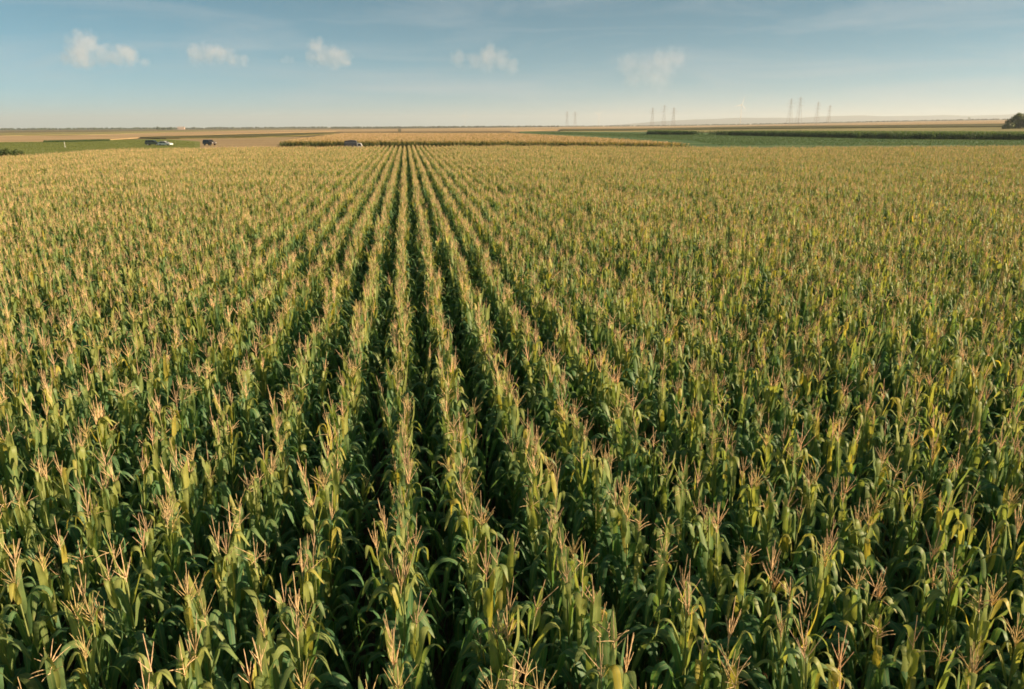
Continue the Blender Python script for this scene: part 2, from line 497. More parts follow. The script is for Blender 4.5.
# ------------------------------------------------------------------ maize plants
def leaf_mesh(rng, az, z0, L, Wd, th0, bend, pw, kn, twist, side, rank, rnd, nseg=13):
    """one arching blade as a strip three vertices wide; returns verts, faces, data"""
    ca, sa = math.cos(az), math.sin(az)
    p = np.array([0.012 * ca, 0.012 * sa, z0]); ds = L / nseg
    V, D = [], []
    ph = rng.uniform(0, 6.28); fr = rng.uniform(9, 15)
    for i in range(nseg + 1):
        t = i / nseg
        phi = th0 + bend * sstep(pw - kn, pw + kn, t) + 0.12 * math.sin(5 * t + ph)
        a2 = az + side * t * t
        dirv = np.array([math.sin(phi) * math.cos(a2), math.sin(phi) * math.sin(a2), math.cos(phi)])
        sidev = np.array([-math.sin(a2), math.cos(a2), 0.0])
        nrm = np.cross(dirv, sidev)
        tw = twist * t
        s2 = sidev * math.cos(tw) + nrm * math.sin(tw)
        n2 = np.cross(s2, dirv)
        w = Wd * 0.5 * min(1.0, 0.45 + t * 4.5) * max(0.0, 1 - t ** 2.6) ** 0.75 + 0.0015
        rip = 0.16 * w * math.sin(fr * t + ph); rip2 = 0.16 * w * math.sin(fr * t * 1.15 + ph + 2.1)
        fold = 0.34 * w * (1 - 0.5 * t)
        V += [p - s2 * w + n2 * (fold + rip), p.copy(), p + s2 * w + n2 * (fold + rip2)]
        D += [(t, 0.0, rank, rnd), (t, 0.5, rank, rnd), (t, 1.0, rank, rnd)]
        p = p + dirv * ds
    F = []
    for i in range(nseg):
        a = i * 3
        F += [(a, a + 1, a + 4, a + 3), (a + 1, a + 2, a + 5, a + 4)]
    return [tuple(v) for v in V], F, D

def plant_parts(seed, style):
    """list of (part name, verts, faces, material key, data or None) for one maize plant about 2.45 m tall"""
    rng = random.Random(seed)
    parts = []
    H = rng.uniform(1.92, 2.06)
    lean = (rng.uniform(-.05, .05), rng.uniform(-.05, .05))
    axis = lambda z: (lean[0] * (z / H) ** 2, lean[1] * (z / H) ** 2, z)
    mb = MB()
    zs = [0, .3, .6, .9, 1.2, 1.5, 1.8, H + .06]
    mb.tube([axis(z) for z in zs], [.016, .015, .014, .013, .012, .010, .008, .006], 6)
    parts.append(('stalk', mb.v, mb.f, 'stalk', None))
    nl = rng.randint(13, 15)
    az0 = PI / 2 + rng.gauss(0, 0.5)
    for i in range(nl):
        q = i / (nl - 1)                                # 0 lowest .. 1 flag leaf
        z0 = 0.45 + (H - 0.50) * q ** 0.92
        az = az0 + PI * (i % 2) + rng.gauss(0, 0.42)
        kind = rng.random()
        if q > 0.66:
            L = rng.uniform(.46, .64) * (1.18 - .50 * (q - .66) / .34)
            Wd = rng.uniform(.052, .078)
            th0 = R(rng.uniform(4, 17))
            if kind < .15: bend, pw, kn = R(rng.uniform(5, 40)), 1.5, .22          # stays upright
            else: bend, pw, kn = R(rng.uniform(125, 165)), rng.uniform(.42, .72), rng.uniform(.13, .28)   # folds over and hangs
        else:
            L = rng.uniform(.78, 1.02) * (1.0 + .18 * (q < .5))
            Wd = rng.uniform(.070, .098)
            th0 = R(rng.uniform(16, 30) + 14 * max(0, .55 - q) / .55)
            bend, pw, kn = R(rng.uniform(120, 158)), rng.uniform(.30, .50), rng.uniform(.14, .30)
        V, F, D = leaf_mesh(rng, az, z0, L, Wd, th0, bend, pw, kn, rng.uniform(-.9, .9), rng.uniform(-.6, .6), q, rng.random())
        ox, oy, _ = axis(z0)
        parts.append(('leaf', [(x + ox, y + oy, z) for x, y, z in V], F, 'leaf', D))
    # tassel
    mb = MB()
    tk = max(1, int(round(style['branches'] * rng.choice([.5, .9, 1.1, 1.25, 1.45]))))
    top = Vector(axis(H + .06))
    hl = style['spike']
    tilt = Vector((rng.uniform(-.12, .12), rng.uniform(-.12, .12), 1)).normalized()
    def spike(p0, dirv, L, droop, r0):
        pts, rad = [], []
        n = 7
        p = Vector(p0); dv = Vector(dirv).normalized()
        for k in range(n + 1):
            pts.append(p.copy()); rad.append((r0 * (0.65 if k % 2 else 1.1)) * (1 - 0.62 * k / n) if k else r0 * 0.5)
            dv = (dv + Vector((0, 0, droop / n))).normalized()
            p = p + dv * (L / n)
        mb.tube(pts, rad, 4)
    spike(top - Vector((0, 0, .04)), tilt, hl * rng.uniform(.85, 1.15), rng.uniform(-.12, .1), .0060)
    for b in range(tk):
        a = 2 * PI * b / tk + rng.uniform(-.5, .5)
        el = R(rng.uniform(*style['spread']))
        dv = tilt * math.cos(el) + Vector((math.cos(a), math.sin(a), 0)) * math.sin(el)
        spike(top + tilt * rng.uniform(.0, .10), dv, rng.uniform(.09, .24), style['droop'] * rng.uniform(.2, 1.6), .0045)
    parts.append(('tassel', mb.v, mb.f, style['mat'], None))
    # ear with silk
    ze = rng.uniform(.95, 1.15); ae = az0 + rng.choice((0, PI)) + .3
    mb = MB()
    o0 = Vector(axis(ze)); dv = Vector((math.cos(ae) * .42, math.sin(ae) * .42, .9)).normalized()
    o0 = o0 + Vector((math.cos(ae), math.sin(ae), 0)) * .02
    mb.tube([o0 + dv * (.26 * k / 6) for k in range(7)], [.012, .026, .030, .029, .025, .017, .006], 7)
    parts.append(('ear', mb.v, mb.f, 'ear', None))
    mb = MB()
    for k in range(5):
        a = k * 1.257
        tip = o0 + dv * .25
        mb.tube([tip, tip + dv * .02 + Vector((math.cos(a) * .015, math.sin(a) * .015, .01)), tip + Vector((math.cos(a) * .035, math.sin(a) * .035, -.03))], [.004, .003, .002], 3)
    parts.append(('silk', mb.v, mb.f, 'silk', None))
    return parts

STYLES = [
    dict(mat='tassel_pink', branches=8, spike=.36, spread=(18, 44), droop=0.15, word='pink spreading tassel'),
    dict(mat='tassel_straw', branches=6, spike=.38, spread=(10, 26), droop=0.25, word='straw upright tassel'),
    dict(mat='tassel_gold', branches=10, spike=.30, spread=(20, 50), droop=-0.25, word='golden bushy tassel'),
    dict(mat='tassel_pink', branches=5, spike=.40, spread=(15, 38), droop=0.1, word='thin pink tassel'),
    dict(mat='tassel_straw', branches=8, spike=.30, spread=(32, 68), droop=-0.45, word='straw drooping tassel'),
    dict(mat='tassel_straw', branches=7, spike=.34, spread=(16, 42), droop=0.3, word='straw fan-shaped tassel'),
]
NPROTO = 18
PROTO = []
for k in range(NPROTO):
    st = STYLES[k % len(STYLES)]
    PROTO.append((plant_parts(1000 + k * 7, st), st))

def part_mesh(name, v, f, mat, dat):
    me = bpy.data.meshes.new(name)
    me.from_pydata(v, [], f)
    me.materials.append(mat)
    me.polygons.foreach_set('use_smooth', [True] * len(me.polygons))
    if dat is not None:
        a = me.attributes.new('leafdat', 'FLOAT_COLOR', 'POINT')
        a.data.foreach_set('color', np.array(dat, dtype=np.float32).ravel())
    me.update()
    return me

def merged_mesh(name, parts, swap=None, skip=()):
    v, f, dat, mi = [], [], [], []
    mats = []
    for pn, pv, pf, mk, pd in parts:
        if pn in skip: continue
        mk = (swap or {}).get(mk, mk)
        if mk not in mats: mats.append(mk)
        n = len(v)
        v += list(pv); f += [tuple(i + n for i in q) for q in pf]
        dat += list(pd) if pd is not None else [(0, 0, 0, 0)] * len(pv)
        mi += [mats.index(mk)] * len(pf)
    me = bpy.data.meshes.new(name)
    me.from_pydata(v, [], f)
    for mk in mats: me.materials.append(M[mk])
    me.polygons.foreach_set('material_index', mi)
    me.polygons.foreach_set('use_smooth', [True] * len(f))
    a = me.attributes.new('leafdat', 'FLOAT_COLOR', 'POINT')
    a.data.foreach_set('color', np.array(dat, dtype=np.float32).ravel())
    me.update()
    return me

def proto_collection(name, swap=None, skip=()):
    c = bpy.data.collections.new(name)             # kept out of the scene: only a source of shapes
    for k, (parts, st) in enumerate(PROTO):
        o = bpy.data.objects.new('%s_%02d' % (name, k), merged_mesh(name, parts, swap, skip))
        c.objects.link(o)
    return c
C_RIPE = proto_collection('ripe_maize')
C_DRY = proto_collection('dry_maize', {'leaf': 'leaf_dry', 'tassel_pink': 'tassel_dry', 'tassel_straw': 'tassel_dry', 'tassel_gold': 'tassel_dry'}, ('ear', 'silk'))
C_GREEN = proto_collection('green_crop', {'leaf': 'leaf_green'}, ('tassel', 'ear', 'silk'))

C_GRASS = proto_collection('meadow_tuft', {'leaf': 'leaf_grass', 'stalk': 'leaf_grass'}, ('tassel', 'ear', 'silk'))

def scatter(name, coll, pos, rot, scl, idx, label, cat):
    me = bpy.data.meshes.new(name)
    n = len(pos)
    me.vertices.add(n)
    me.vertices.foreach_set('co', np.asarray(pos, dtype=np.float32).ravel())
    for an, arr in (('rot', rot), ('scl', scl)):
        a = me.attributes.new(an, 'FLOAT_VECTOR', 'POINT')
        a.data.foreach_set('vector', np.asarray(arr, dtype=np.float32).ravel())
    a = me.attributes.new('proto', 'INT', 'POINT')
    a.data.foreach_set('value', np.asarray(idx, dtype=np.int32))
    me.update()
    o = bpy.data.objects.new(name, me)
    COL.objects.link(o)
    ng = bpy.data.node_groups.new(name + '_plants', 'GeometryNodeTree')
    ng.interface.new_socket('Geometry', in_out='INPUT', socket_type='NodeSocketGeometry')
    ng.interface.new_socket('Geometry', in_out='OUTPUT', socket_type='NodeSocketGeometry')
    N, Lk = ng.nodes, ng.links
    gi, go = N.new('NodeGroupInput'), N.new('NodeGroupOutput')
    iop = N.new('GeometryNodeInstanceOnPoints')
    ci = N.new('GeometryNodeCollectionInfo')
    ci.inputs['Collection'].default_value = coll
    ci.inputs['Separate Children'].default_value = True
    ci.inputs['Reset Children'].default_value = True
    iop.inputs['Pick Instance'].default_value = True
    def attr(nm, ty):
        q = N.new('GeometryNodeInputNamedAttribute'); q.data_type = ty
        q.inputs['Name'].default_value = nm
        return q.outputs['Attribute']
    Lk.new(gi.outputs[0], iop.inputs['Points'])
    Lk.new(ci.outputs[0], iop.inputs['Instance'])
    Lk.new(attr('proto', 'INT'), iop.inputs['Instance Index'])
    Lk.new(attr('rot', 'FLOAT_VECTOR'), iop.inputs['Rotation'])
    Lk.new(attr('scl', 'FLOAT_VECTOR'), iop.inputs['Scale'])
    Lk.new(iop.outputs[0], go.inputs[0])
    md = o.modifiers.new('plants', 'NODES')
    md.node_group = ng
    tag(o, label, cat, kind='stuff')
    return o

# the ripe field: rows along +Y
ROW = 0.75
OFF = -0.33
rng = np.random.default_rng(77)
edge_rd = [(-95, -10), (-90, 56), (-65, 91), (-68, 130), (-45, 141), (0, 140), (41, 121), (84, 123), (150, 127), (165, -10)]
poly = np.array([W(r, d) for r, d in edge_rd])
def inside(px, py, poly):
    c = np.zeros(len(px), bool)
    j = len(poly) - 1
    for i in range(len(poly)):
        xi, yi = poly[i]; xj, yj = poly[j]
        m = ((yi > py) != (yj > py)) & (px < (xj - xi) * (py - yi) / (yj - yi + 1e-12) + xi)
        c ^= m
        j = i
    return c
xs, ys, rows = [], [], []
for n in range(-170, 260):
    x0 = (n + OFF) * ROW
    y = np.arange(-5.0, 175.0, 0.175)
    y = y + rng.normal(0, 0.035, len(y))
    x = x0 + rng.normal(0, 0.016, len(y)) + 0.012 * np.sin(y * 0.21 + n)
    keep = rng.random(len(y)) > 0.05
    xs.append(x[keep]); ys.append(y[keep]); rows.append(np.full(keep.sum(), n))
xs = np.concatenate(xs); ys = np.concatenate(ys); rows = np.concatenate(rows)
r_ = xs * CPSI - ys * SPSI; d_ = xs * SPSI + ys * CPSI
m = inside(xs, ys, poly) & (np.abs(r_) < 0.82 * np.maximum(d_, 0) + 9.0) & ((d_ < 60) | (np.abs(r_) < 0.76 * d_ + 4))
xs, ys, rows = xs[m], ys[m], rows[m]
n = len(xs)
# slow changes of growth over the field
wave = 0.05 * np.sin(xs * 0.9 + 1.3 * np.sin(ys * 0.31)) + 0.04 * np.sin(ys * 0.55 + xs * 0.23)
hs = np.clip(1.0 + rng.normal(0, 0.032, n) + wave * 0.45, 0.80, 1.17)
ws = hs * rng.uniform(0.80, 0.97, n)
protos = rng.integers(0, NPROTO, n)
rot = np.stack([rng.normal(0, 0.026, n) + rng.choice([0.0, 0.0, 0.0, 0.0, 0.0, 0.0, 0.0, 0.07, -0.07], n), rng.normal(0, 0.04, n), rng.choice([0.0, PI], n) + rng.normal(0, 0.55, n)], 1)
scl = np.stack([ws, ws, hs], 1)
bent = rng.random(n) < 0.018
rot[:, 0] += np.where(bent, rng.normal(0, 0.42, n), 0.0)
weak = rng.random(n) < 0.05 + 0.10 * (np.sin(xs * 0.35 + 2 * np.sin(ys * 0.17)) > 0.86)
scl[weak] *= 0.84

# the 300 plants that stand nearest in view, each a thing with its own parts
cand = []
near = np.where((ys < 16) & (ys > -2))[0]
for i in near:
    q = project((xs[i], ys[i], 2.3 * hs[i]))
    if q and 4 < q[0] < 1020 and 30 < q[1] < 686:
        cand.append((q[2], i, q[1]))
cand.sort()
cand = cand[:300]
chosen = np.array([c[1] for c in cand])
scr_y = {c[1]: c[2] for c in cand}

ORD = ['zeroth', 'first', 'second', 'third', 'fourth', 'fifth', 'sixth', 'seventh', 'eighth', 'ninth', 'tenth', 'eleventh', 'twelfth', 'thirteenth', 'fourteenth', 'fifteenth',
       'sixteenth', 'seventeenth', 'eighteenth', 'nineteenth', 'twentieth', 'twenty-first', 'twenty-second', 'twenty-third', 'twenty-fourth', 'twenty-fifth', 'twenty-sixth',
       'twenty-seventh', 'twenty-eighth', 'twenty-ninth', 'thirtieth', 'thirty-first', 'thirty-second', 'thirty-third', 'thirty-fourth', 'thirty-fifth']
PMESH = []
for parts, st in PROTO:
    PMESH.append([(pn, part_mesh(pn, v, f, M[mk], dat)) for pn, v, f, mk, dat in parts])

def plant_label(i, order):
    st = PROTO[protos[i]][1]
    size = 'leaning' if bent[i] else 'stunted' if weak[i] else 'tall' if hs[i] > 1.05 else 'short' if hs[i] < 0.94 else ''
    n_ = rows[i]
    side = 'left' if n_ <= 0 else 'right'
    k = 1 - n_ if n_ <= 0 else n_
    where = '%s from frame bottom' % ORD[order] if order > 1 else 'nearest frame bottom'
    s = '%s corn, %s, %s, %s row %s of middle furrow' % (size, st['word'], where, ORD[k], side)
    return s.strip()

by_row = {}
for i in chosen: by_row.setdefault(int(rows[i]), []).append(i)
for n_, lst in by_row.items():
    lst.sort(key=lambda i: -scr_y[i])
    for order, i in enumerate(lst, 1):
        e = empty('corn_plant', (xs[i], ys[i], 0))
        e.rotation_euler = tuple(rot[i]); e.scale = tuple(scl[i])
        tag(e, plant_label(i, order), 'corn plant', 'ripe corn plants in the nearest rows')
        ear = None
        for pn, me in PMESH[protos[i]]:
            o = bpy.data.objects.new(pn, me)
            COL.objects.link(o)
            if pn == 'silk' and ear is not None: o.parent = ear
            else: o.parent = e
            if pn == 'ear': ear = o
rest = np.ones(len(xs), bool); rest[chosen] = False
P = np.stack([xs, ys, np.zeros(len(xs))], 1)
scatter('corn_field', C_RIPE, P[rest], rot[rest], scl[rest], protos[rest], 'ripe corn field in long straight rows, tan tassels over green leaves', 'corn field')

# soil under the rows
vv = [(x, y, 0.012) for x, y in poly]
o = mesh_obj('soil', vv, [tuple(range(len(vv)))[::-1]], M['soil'])
tag(o, 'dark bare soil under the corn rows', 'soil', kind='structure')

def random_field(name, coll, corners, per_m2, wide, hmul, label, seed, cat='field', rowdir=None):
    rg = np.random.default_rng(seed)
    pl = np.array(corners)
    lo, hi = pl.min(0), pl.max(0)
    N_ = int((hi - lo).prod() * per_m2)
    px = rg.uniform(lo[0], hi[0], N_); py = rg.uniform(lo[1], hi[1], N_)
    m_ = inside(px, py, pl)
    px, py = px[m_], py[m_]
    k = len(px)
    pz = np.array([gz(a, b) for a, b in zip(px, py)])
    h = np.clip(rg.normal(hmul, 0.03 * hmul, k), 0.7 * hmul, 1.3 * hmul)
    scatter(name, coll, np.stack([px, py, pz], 1), np.stack([rg.normal(0, .05, k), rg.normal(0, .05, k), rg.uniform(0, 2 * PI, k)], 1),
            np.stack([h * wide, h * wide, h], 1), rg.integers(0, NPROTO, k), label, cat)
    return k

# the dry field behind it: front edge, right corner, back edge, left edge
q = [on_land(278, 140.2, 2.4), on_land(345, 140.0, 2.4), on_land(512, 140.2, 2.4), on_land(600, 140.9, 2.4), on_land(692, 142.2, 2.4),
     on_land(600, 136.6, 2.4), on_land(512, 132.6, 2.4), on_land(344, 132.6, 2.4)]
k1 = random_field('dry_corn_field', C_DRY, q, 1.3, 1.8, 1.0, 'dry orange corn field with a green front edge in the middle distance', 5, 'corn field')
# dark green tall crop on the right
q = [on_land(648, 134.6, 0), on_land(768, 137.0, 0), on_land(900, 140.2, 0), on_land(1024, 141.2, 0), on_land(1170, 142.2, 0),
     on_land(1170, 135.0, 1.5), on_land(1024, 134.6, 1.5), on_land(768, 133.2, 1.5), on_land(648, 132.6, 1.5)]
k2 = random_field('green_crop_field', C_GREEN, q, 1.3, 1.8, 1.25, 'tall dark green crop in a band on the right beyond the ripe corn', 6, 'crop field')
q = [on_land(44, 142.9, 0), on_land(80, 142.3, 0), on_land(110, 141.4, 0), on_land(110, 140.9, 0), on_land(80, 141.7, 0), on_land(44, 142.4, 0)]
random_field('hedge', C_GREEN, q, 4.0, 1.3, 0.42, 'dark green low hedge line at the back of the meadow', 7, 'hedge')
q = [on_land(520, 133.4, 0), on_land(600, 136.6, 0), on_land(692, 142.0, 0), on_land(720, 147, 0), on_land(1040, 147, 0), on_land(1160, 147, 0), on_land(1160, 142.0, 0),
     on_land(1024, 141.0, 0), on_land(900, 140.0, 0), on_land(768, 136.8, 0), on_land(648, 134.4, 0), on_land(560, 132.6, 0)]
k3 = random_field('low_crop', C_GREEN, q, 0.45, 2.6, 0.30, 'low bluish green crop in loose leafy bands on the right', 8, 'crop field')
q = [on_land(-40, 143.0, 0), on_land(60, 142.3, 0), on_land(130, 140.6, 0), on_land(165, 140.2, 0), on_land(195, 143.0, 0), on_land(195, 149, 0), on_land(60, 158, 0), on_land(-40, 160, 0)]
k4 = random_field('meadow_grass', C_GRASS, q, 1.2, 2.2, 0.17, 'tufts of green grass on the meadow at the left', 9, 'grass')
print(k3, k4)
print('plants', len(xs), k1, k2, 'rows of things', sorted((k, len(v)) for k, v in by_row.items()))

# ------------------------------------------------------------------ clouds: small summer cumulus, several kilometres off
def cloud(px, py, dist, blobs, dens, label, seed, flat=0.0):
    """blobs = (dx, dz, radius) in hundredths of the distance scale; a hull filled with uneven vapour"""
    s = dist / FPX
    c = ray(px, py) * dist + Vector((0, 0, CAM_Z))
    random.seed(seed)
    bs = []
    for dx, dz, r in blobs:
        bs.append((Vector((dx * s, random.uniform(-.5, .5) * r * s, dz * s)), r * s))
    pts = []
    for p, r in bs:
        tmp = bmesh.new(); bmesh.ops.create_icosphere(tmp, subdivisions=2, radius=r)
        pts += [v.co + p for v in tmp.verts]; tmp.free()
    bm = bmesh.new()
    for q_ in pts: bm.verts.new(q_)
    hull = bmesh.ops.convex_hull(bm, input=list(bm.verts))
    bmesh.ops.delete(bm, geom=[v for v in bm.verts if not v.link_faces], context='VERTS')
    bmesh.ops.recalc_face_normals(bm, faces=list(bm.faces))
    me = bpy.data.meshes.new('cloud'); bm.to_mesh(me); bm.free()
    m, nt, out = new_mat('cloud_vapour')
    tc = nt.nodes.new('ShaderNodeTexCoord')
    nz = nt.nodes.new('ShaderNodeTexNoise'); nz.inputs['Scale'].default_value = 0.11 / s; nz.inputs['Detail'].default_value = 6; nz.inputs['Roughness'].default_value = 0.62
    nt.links.new(tc.outputs['Object'], nz.inputs['Vector'])
    tot = None
    for p, r in bs:
        d = nt.nodes.new('ShaderNodeVectorMath'); d.operation = 'DISTANCE'
        nt.links.new(tc.outputs['Object'], d.inputs[0]); d.inputs[1].default_value = p
        f = math_n(nt, 'SUBTRACT', 1.0, math_n(nt, 'DIVIDE', d.outputs['Value'], r), clamp=True)
        tot = f if tot is None else math_n(nt, 'MAXIMUM', tot, f)
    e = math_n(nt, 'ADD', math_n(nt, 'MULTIPLY', tot, 1.25), math_n(nt, 'MULTIPLY', math_n(nt, 'SUBTRACT', nz.outputs['Fac'], 0.60), 2.6))
    e = math_n(nt, 'MULTIPLY', math_n(nt, 'MULTIPLY', e, 1.5, clamp=True), math_n(nt, 'MULTIPLY', tot, 5.0, clamp=True))
    v = nt.nodes.new('ShaderNodeVolumePrincipled')
    v.inputs['Color'].default_value = (0.95, 0.94, 1.0, 1)
    v.inputs['Anisotropy'].default_value = 0.0
    nt.links.new(math_n(nt, 'MULTIPLY', e, dens / s), v.inputs['Density'])
    nt.links.new(v.outputs['Volume'], out.inputs['Volume'])
    me.materials.append(m)
    o = bpy.data.objects.new('cloud', me)
    o.location = c; o.rotation_euler = (0, 0, -YAW)
    COL.objects.link(o)
    tag(o, label, 'cloud', 'small white clouds in a row')
CL = 0.027
cloud(88, 50, 7000, [(0, 3, 20), (-15, -4, 16), (13, -5, 16), (-3, -6, 18), (3, 10, 13), (-24, -8, 10)], CL, 'largest domed white cloud, furthest left in the sky', 1)
cloud(123, 55, 7000, [(0, 1, 14), (-9, -3, 11), (10, -3, 12), (-1, 5, 10), (20, -6, 7)], CL, 'small round white cloud just right of the largest domed cloud', 2)
cloud(213, 55, 7400, [(-15, 0, 14), (-4, 2, 14), (8, 0, 13), (18, -3, 11), (30, -5, 8)], CL * 1.1, 'flat-bottomed low white cloud with a wisp trailing off right', 3)
cloud(329, 56, 7600, [(-10, 8, 13), (-6, 0, 15), (6, -2, 16), (16, -4, 12), (-16, -2, 10)], CL, 'white cloud with a peak on its left and sloping right shoulder', 4)
cloud(484, 58, 7600, [(7, 8, 12), (4, 0, 17), (17, -2, 14), (-10, -2, 12), (-26, 0, 11), (28, -7, 11)], CL * 0.75, 'ragged white cloud with a pointed top above the middle of the field', 5)
cloud(652, 65, 7200, [(-22, -1, 18), (-6, -3, 19), (10, 2, 21), (22, 6, 16), (6, -12, 20), (-18, -12, 16)], CL * 0.36, 'hazy thin cloud with two lobes, furthest right in the sky', 6)
cloud(287, 59, 7600, [(0, 0, 6), (5, -1, 5), (-5, -1, 4)], CL * 0.7, 'tiny puff of cloud beside the peaked cloud', 7)

# ------------------------------------------------------------------ trees and shrubs
M['foliage'] = leaf_material('tree_foliage', (0.09, 0.13, 0.045), (0.20, 0.22, 0.08), (0.24, 0.22, 0.08), (0.10, 0.09, 0.03), -0.3, 0.95)
M['bark'] = plain('tree_bark', (0.09, 0.065, 0.045), 0.9, vary=0.3)

def crown_mesh(lobes, n, size, seed):
    rg = random.Random(seed)
    V, F, D = [], [], []
    tw = sum(l[3] ** 2 for l in lobes)
    for cx, cy_, cz, rr in lobes:
        k = int(n * rr ** 2 / tw)
        clump = [Vector((rg.gauss(0, 1), rg.gauss(0, 1), rg.gauss(0, 1))).normalized() for _ in range(14)]
        for _ in range(k):
            dv = (rg.choice(clump) + Vector((rg.gauss(0, .35), rg.gauss(0, .35), rg.gauss(0, .35)))).normalized()
            p = Vector((cx, cy_, cz)) + dv * rr * (1 - 0.55 * rg.random() ** 1.6) * (0.85 + .3 * rg.random())
            if p.z < 0.15: continue
            a = dv.orthogonal().normalized(); a = (Matrix.Rotation(rg.uniform(0, 6.28), 3, dv) @ a)
            nrm = (dv + Vector((rg.gauss(0, .6), rg.gauss(0, .6), rg.gauss(0, .6)))).normalized()
            a = (a - nrm * a.dot(nrm)).normalized(); b = nrm.cross(a)
            s = size * rg.uniform(.6, 1.3)
            i = len(V)
            V += [tuple(p - a * s * .5), tuple(p + b * s * .3), tuple(p + a * s * .5), tuple(p - b * s * .3)]
            F.append((i, i + 1, i + 2, i + 3))
            r1 = rg.random(); hgt = min(1, max(0, p.z / (cz + rr)))
            D += [(0.4, 0.2, 0.3 + 0.6 * rg.random(), r1 * .8)] * 4
    return V, F, D

def tree(name, loc, lobes, n, size, trunk_h, trunk_r, label, cat, seed, group=None):
    e = empty(name, loc)
    tag(e, label, cat, group)
    V, F, D = crown_mesh(lobes, n, size, seed)
    o = bpy.data.objects.new('crown', part_mesh('crown', V, F, M['foliage'], D)); COL.objects.link(o); o.parent = e
    mb = MB()
    mb.tube([(0, 0, -.2), (0.02, 0, trunk_h * .5), (0.0, 0.03, trunk_h)], [trunk_r, trunk_r * .8, trunk_r * .55], 8)
    for cx, cy_, cz, rr in lobes:
        mb.tube([(0, 0, trunk_h * .8), (cx * .5, cy_ * .5, (trunk_h * .8 + cz) * .5 + .1), (cx, cy_, cz)], [trunk_r * .5, trunk_r * .3, trunk_r * .1], 5)
    mb.build('trunk', M['bark'], e, True)
    return e

x, y = on_land(1018, 129.0)
dd = RD(x, y)[1]; u = dd / FPX
tree('tree', (x, y, gz(x, y)), [(0, 0, 7 * u, 7.5 * u), (-8 * u, 0, 4.5 * u, 5.5 * u), (8 * u, -3 * u, 7.5 * u, 7 * u), (3 * u, 4 * u, 9 * u, 6 * u), (-3 * u, -2 * u, 10 * u, 4.5 * u)], 5200, 1.5 * u, 5 * u, .6 * u, 'large rounded dark green tree cut off by the right edge', 'tree', 31)
x, y = on_land(1007, 129.3)
tree('tree', (x, y, gz(x, y)), [(0, 0, 2.5 * u, 3.2 * u), (-3 * u, 0, 1.8 * u, 2.2 * u), (3 * u, 0, 3 * u, 3 * u)], 1600, 1.2 * u, 1.8 * u, .3 * u, 'low bushy green tree leaning on the left side of the large tree', 'tree', 32)
x, y = on_land(969, 119.6)
u2 = RD(x, y)[1] / FPX
tree('tree', (x, y, gz(x, y)), [(0, 0, 1.3 * u2, 1.0 * u2), (.6 * u2, 0, 1.0 * u2, .8 * u2)], 500, .6 * u2, .8 * u2, .12 * u2, 'tiny lone dark tree on the tan field left of the large tree', 'tree', 33)
x, y = at_depth(2, 190); 
tree('shrub', (x, y, gz(x, y) + .2), [(0, 0, .8, .75), (-1.0, 0, .7, .75), (.7, .3, .5, .5)], 900, .35, .6, .06, 'dark bush at the very left edge beyond the corn', 'shrub', 34, 'bushes on the meadow')
x, y = at_depth(12.5, 185)
tree('shrub', (x, y, gz(x, y) + .2), [(0, 0, .7, .75), (.8, 0, .55, .55)], 500, .3, .4, .05, 'smaller dark bush right of the bush at the left edge', 'shrub', 35, 'bushes on the meadow')

# ------------------------------------------------------------------ vehicles on the bare ground
M['paint_green'] = plain('dark_green_paint', (0.035, 0.05, 0.04), 0.3, spec=.5, vary=.05)
M['paint_white'] = plain('white_paint', (0.78, 0.78, 0.76), 0.35, spec=.5, vary=.05)
M['paint_brown'] = plain('dark_brown_paint', (0.06, 0.045, 0.04), 0.3, spec=.5, vary=.05)
M['paint_grey'] = plain('dark_grey_paint', (0.055, 0.06, 0.07), 0.35, spec=.5, vary=.05)
M['window'] = plain('window_glass', (0.02, 0.025, 0.03), 0.08, spec=.6, vary=.05)
M['tyre'] = plain('tyre_rubber', (0.02, 0.02, 0.02), 0.85)
M['rim'] = plain('wheel_rim', (0.45, 0.45, 0.46), 0.35, metal=.7)
M['lamp'] = plain('lamp_glass', (0.75, 0.75, 0.72), 0.15, spec=.6)
M['redlamp'] = plain('red_lamp_glass', (0.35, 0.02, 0.02), 0.2, spec=.6)

